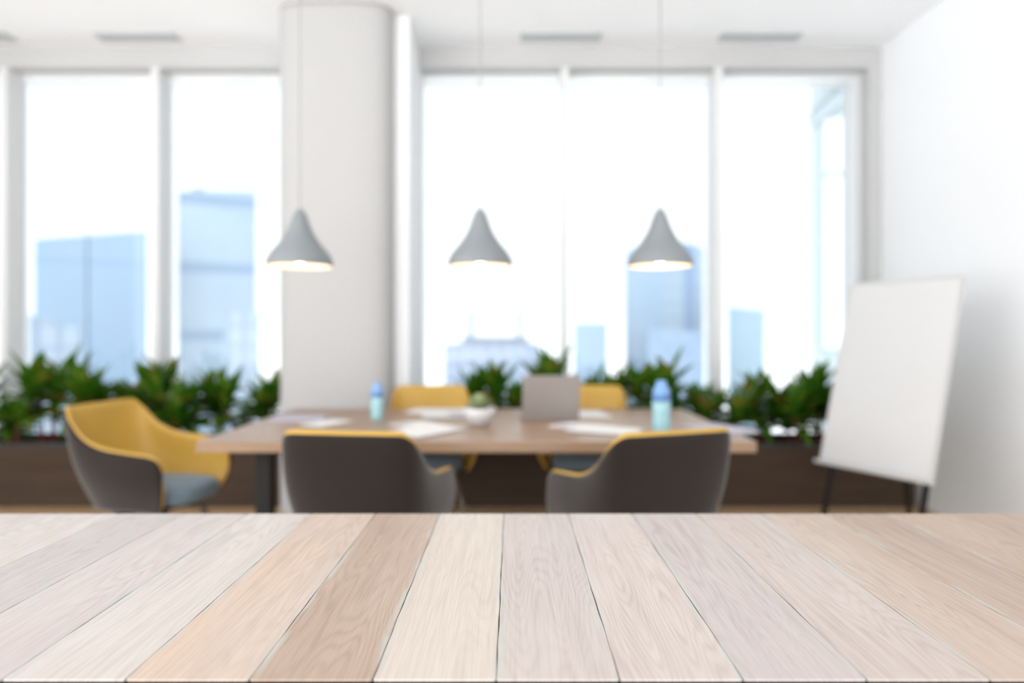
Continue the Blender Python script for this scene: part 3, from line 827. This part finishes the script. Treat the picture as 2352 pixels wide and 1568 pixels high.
# ------------------------------------------------------------------ city beyond the windows
def facade(name, c_wall, c_glass, sx, sz, vert=0.2, horiz=0.2, var=0.25, cloud=0.35, c_hi=(0.20, 0.25, 0.29, 1)):
    """curtain wall: ribs / floor bands over panes of varying tone"""
    m = bpy.data.materials.new(name); m.use_nodes = True
    n = m.node_tree.nodes; l = m.node_tree.links; b = n['Principled BSDF']
    t = n.new('ShaderNodeTexCoord')
    sp_ = n.new('ShaderNodeSeparateXYZ'); l.new(t.outputs['Object'], sp_.inputs[0])
    def M(op, a, b_=None):
        x = n.new('ShaderNodeMath'); x.operation = op
        for i, q in enumerate((a, b_)):
            if q is None: continue
            if isinstance(q, (int, float)): x.inputs[i].default_value = q
            else: l.new(q, x.inputs[i])
        return x.outputs[0]
    h = M('ADD', sp_.outputs['X'], sp_.outputs['Y'])
    c_wall, c_glass, c_hi = [tuple(q*0.74 for q in c[:3])+(1,) for c in (c_wall, c_glass, c_hi)]
    fx = M('FRACT', M('MULTIPLY', h, 1/sx)); fz = M('FRACT', M('MULTIPLY', sp_.outputs['Z'], 1/sz))
    line = M('MAXIMUM', M('LESS_THAN', fx, vert), M('LESS_THAN', fz, horiz))
    cmb = n.new('ShaderNodeCombineXYZ')
    l.new(M('FLOOR', M('MULTIPLY', h, 1/sx)), cmb.inputs[0]); l.new(M('FLOOR', M('MULTIPLY', sp_.outputs['Z'], 1/sz)), cmb.inputs[2])
    wn2 = n.new('ShaderNodeTexWhiteNoise'); l.new(cmb.outputs[0], wn2.inputs['Vector'])
    nz = n.new('ShaderNodeTexNoise'); nz.inputs['Scale'].default_value = 0.07; nz.inputs['Detail'].default_value = 4
    l.new(t.outputs['Object'], nz.inputs['Vector'])
    f = M('ADD', M('MULTIPLY', wn2.outputs['Value'], var), M('MULTIPLY', nz.outputs['Fac'], cloud))
    mxa = n.new('ShaderNodeMix'); mxa.data_type = 'RGBA'; l.new(f, mxa.inputs['Factor']); mxa.inputs['A'].default_value = c_glass; mxa.inputs['B'].default_value = c_hi
    mxb = n.new('ShaderNodeMix'); mxb.data_type = 'RGBA'; l.new(line, mxb.inputs['Factor']); l.new(mxa.outputs['Result'], mxb.inputs['A']); mxb.inputs['B'].default_value = c_wall
    l.new(mxb.outputs['Result'], b.inputs['Base Color']); b.inputs['Roughness'].default_value = 0.35
    b.inputs['Specular IOR Level'].default_value = 0.3
    return m

def tower(px0, px1, ytop, D, depth, m, label, ytop2=None, zlow=-45.0, roofbits=()):
    """a block whose front runs from px0 to px1 at distance D, turned to look straight at this office"""
    ytop2 = ytop if ytop2 is None else ytop2
    s0 = D/math.hypot((px0-VX)/F, 1); s1 = D/math.hypot((px1-VX)/F, 1)
    a = P(px0, ytop, s0); b = P(px1, ytop2, s1)
    c = Vector(((a.x+b.x)/2, (a.y+b.y)/2, zlow)); rz = math.atan2(b.y-a.y, b.x-a.x)
    w = math.hypot(b.x-a.x, b.y-a.y)
    t = thing('office_tower', label, 'building', c, rz, group='office towers of the skyline outside')
    bm = bmesh.new()
    zt = (a.z-zlow, b.z-zlow); vs = {}
    for i, x in ((0, -w/2), (1, w/2)):
        for j, y in enumerate((0, depth)):
            vs[i, j, 0] = bm.verts.new((x, y, 0)); vs[i, j, 1] = bm.verts.new((x, y, zt[i]))
    for f in (((0,0,0),(1,0,0),(1,0,1),(0,0,1)), ((1,0,0),(1,1,0),(1,1,1),(1,0,1)), ((1,1,0),(0,1,0),(0,1,1),(1,1,1)), ((0,1,0),(0,0,0),(0,0,1),(0,1,1)), ((0,0,1),(1,0,1),(1,1,1),(0,1,1))):
        bm.faces.new([vs[q] for q in f])
    obj('facade', bm, m, t)
    for (q0, q1, yy, dd) in roofbits:
        x0 = -w/2+w*(q0-px0)/(px1-px0); x1 = -w/2+w*(q1-px0)/(px1-px0); bm = bmesh.new()
        box(bm, x0, x1, dd, min(depth*0.8, dd+(x1-x0)*1.5), min(zt)-0.3, H-(yy-VY)*(s0+s1)/2/F-zlow); obj('rooftop_unit', bm, m, t)
    return t, w
def merge_wing(first, second):
    A = Matrix.Translation(first.location) @ Matrix.Rotation(first.rotation_euler.z, 4, 'Z')
    B = Matrix.Translation(second.location) @ Matrix.Rotation(second.rotation_euler.z, 4, 'Z')
    for c in list(second.children):
        c.parent = first; c.matrix_basis = A.inverted() @ B @ c.matrix_basis
    bpy.data.objects.remove(second)
# tower facades, with the blue haze of distance put into their colours
blueA = facade('facade_ribbed_blue', (0.115, 0.18, 0.265, 1), (0.145, 0.21, 0.28, 1), 1.5, 60.0, 0.30, 0.01, 0.1, 0.45)
blueB = facade('facade_banded_blue', (0.105, 0.155, 0.22, 1), (0.125, 0.175, 0.235, 1), 40, 15.0, 0.0, 0.16, 0.15, 1.0)
blueC = facade('facade_grid_violet', (0.175, 0.205, 0.25, 1), (0.10, 0.13, 0.195, 1), 3.2, 3.4, 0.30, 0.35, 0.2, 0.3)
blueD = facade('facade_plain_blue', (0.145, 0.205, 0.27, 1), (0.135, 0.195, 0.265, 1), 4, 3.6, 0.1, 0.12, 0.1, 0.3)
blueE = facade('facade_pale_cyan', (0.17, 0.225, 0.265, 1), (0.14, 0.21, 0.26, 1), 6, 4.0, 0.05, 0.2, 0.2, 0.4)
blueF = facade('facade_deep_blue', (0.115, 0.16, 0.22, 1), (0.09, 0.13, 0.195, 1), 3, 3.4, 0.25, 0.3, 0.15, 0.3)
blueM = facade('facade_mid_blue', (0.11, 0.16, 0.24, 1), (0.16, 0.215, 0.265, 1), 9, 3.6, 0.3, 0.1, 0.15, 0.3)
greyG = facade('facade_reflected_grey', (0.12, 0.155, 0.20, 1), (0.15, 0.185, 0.225, 1), 2.6, 3.4, 0.3, 0.15, 0.2, 0.3)
cyanH = facade('facade_near_glass', (0.22, 0.245, 0.255, 1), (0.185, 0.225, 0.235, 1), 2.2, 5.0, 0.12, 0.05, 0.1, 0.3, (0.22, 0.24, 0.25, 1))
ta, _ = tower(80, 199, 549, 150, 18, blueA, 'ribbed light blue glass tower at the far left of the skyline', ytop2=541)
tb_, _ = tower(203, 338, 540, 150, 18, blueA, '', ytop2=530)
tc_, _ = tower(199, 203, 536, 150.5, 3, blueF, '')
merge_wing(ta, tb_); merge_wing(ta, tc_)
tower(66, 190, 720, 115, 10, greyG, 'low grey ribbed block in front of the far left tower', ytop2=755)
tower(410, 588, 438, 160, 26, blueB, 'tall banded blue office tower just left of the pale column', roofbits=((440, 470, 431, 2),))
tower(515, 596, 716, 120, 14, greyG, 'small grey block before the banded tower beside the column')
tower(1020, 1240, 790, 150, 30, blueC, 'broad low violet block with gridded windows left of the laptop', roofbits=((1072, 1088, 712, 2), (1188, 1200, 708, 2), (1060, 1215, 774, 3)))
tower(1318, 1395, 741, 150, 18, blueD, 'small plain blue tower just right of the middle mullion')
ta, _ = tower(1436, 1526, 578, 165, 18, blueD, 'tall peaked blue tower behind the right pendant lamp', ytop2=534)
tb_, _ = tower(1526, 1616, 545, 165, 18, blueM, '', ytop2=567)
merge_wing(ta, tb_)
tower(1488, 1618, 752, 130, 14, blueF, 'dark blue block before the tall tower, behind the right bottle', ytop2=762)
tower(1672, 1756, 704, 150, 18, blueE, 'pale cyan tower just right of the thick right mullion', ytop2=713)
# pale glass building next door, with a stepped brace behind its glass front
nt, wN = tower(1862, 2160, -300, 30, 9, cyanH, 'very pale cyan glass building next door, at the right end of the windows', zlow=-30)
M_br = mat('pale_bracing', (0.13, 0.15, 0.16, 1), 0.5)
M_lt = mat('pale_white_panel', (0.27, 0.28, 0.285, 1), 0.4)
kN = 30/F/math.hypot((2011-VX)/F, 1)
def nb(px, py): return Vector((-wN/2+wN*(px-1862)/298.0, -0.04, 30-1.2*0+H-(py-VY)*kN))
for q in (((1863, 262), (1958, 196)), ((1958, 196), (1890, 150))):
    bm = bmesh.new(); tube(bm, [nb(*q[0]), nb(*q[1])], 0.26, 6); obj('diagonal_brace', bm, M_br, nt)
for q in ((1896, 385, 1944, 262), (1896, 800, 1944, 398)):
    bm = bmesh.new(); a = nb(q[0], q[1]); b = nb(q[2], q[3]); box(bm, a.x, b.x, -0.08, 0.02, a.z, b.z); obj('light_panel', bm, M_lt, nt)
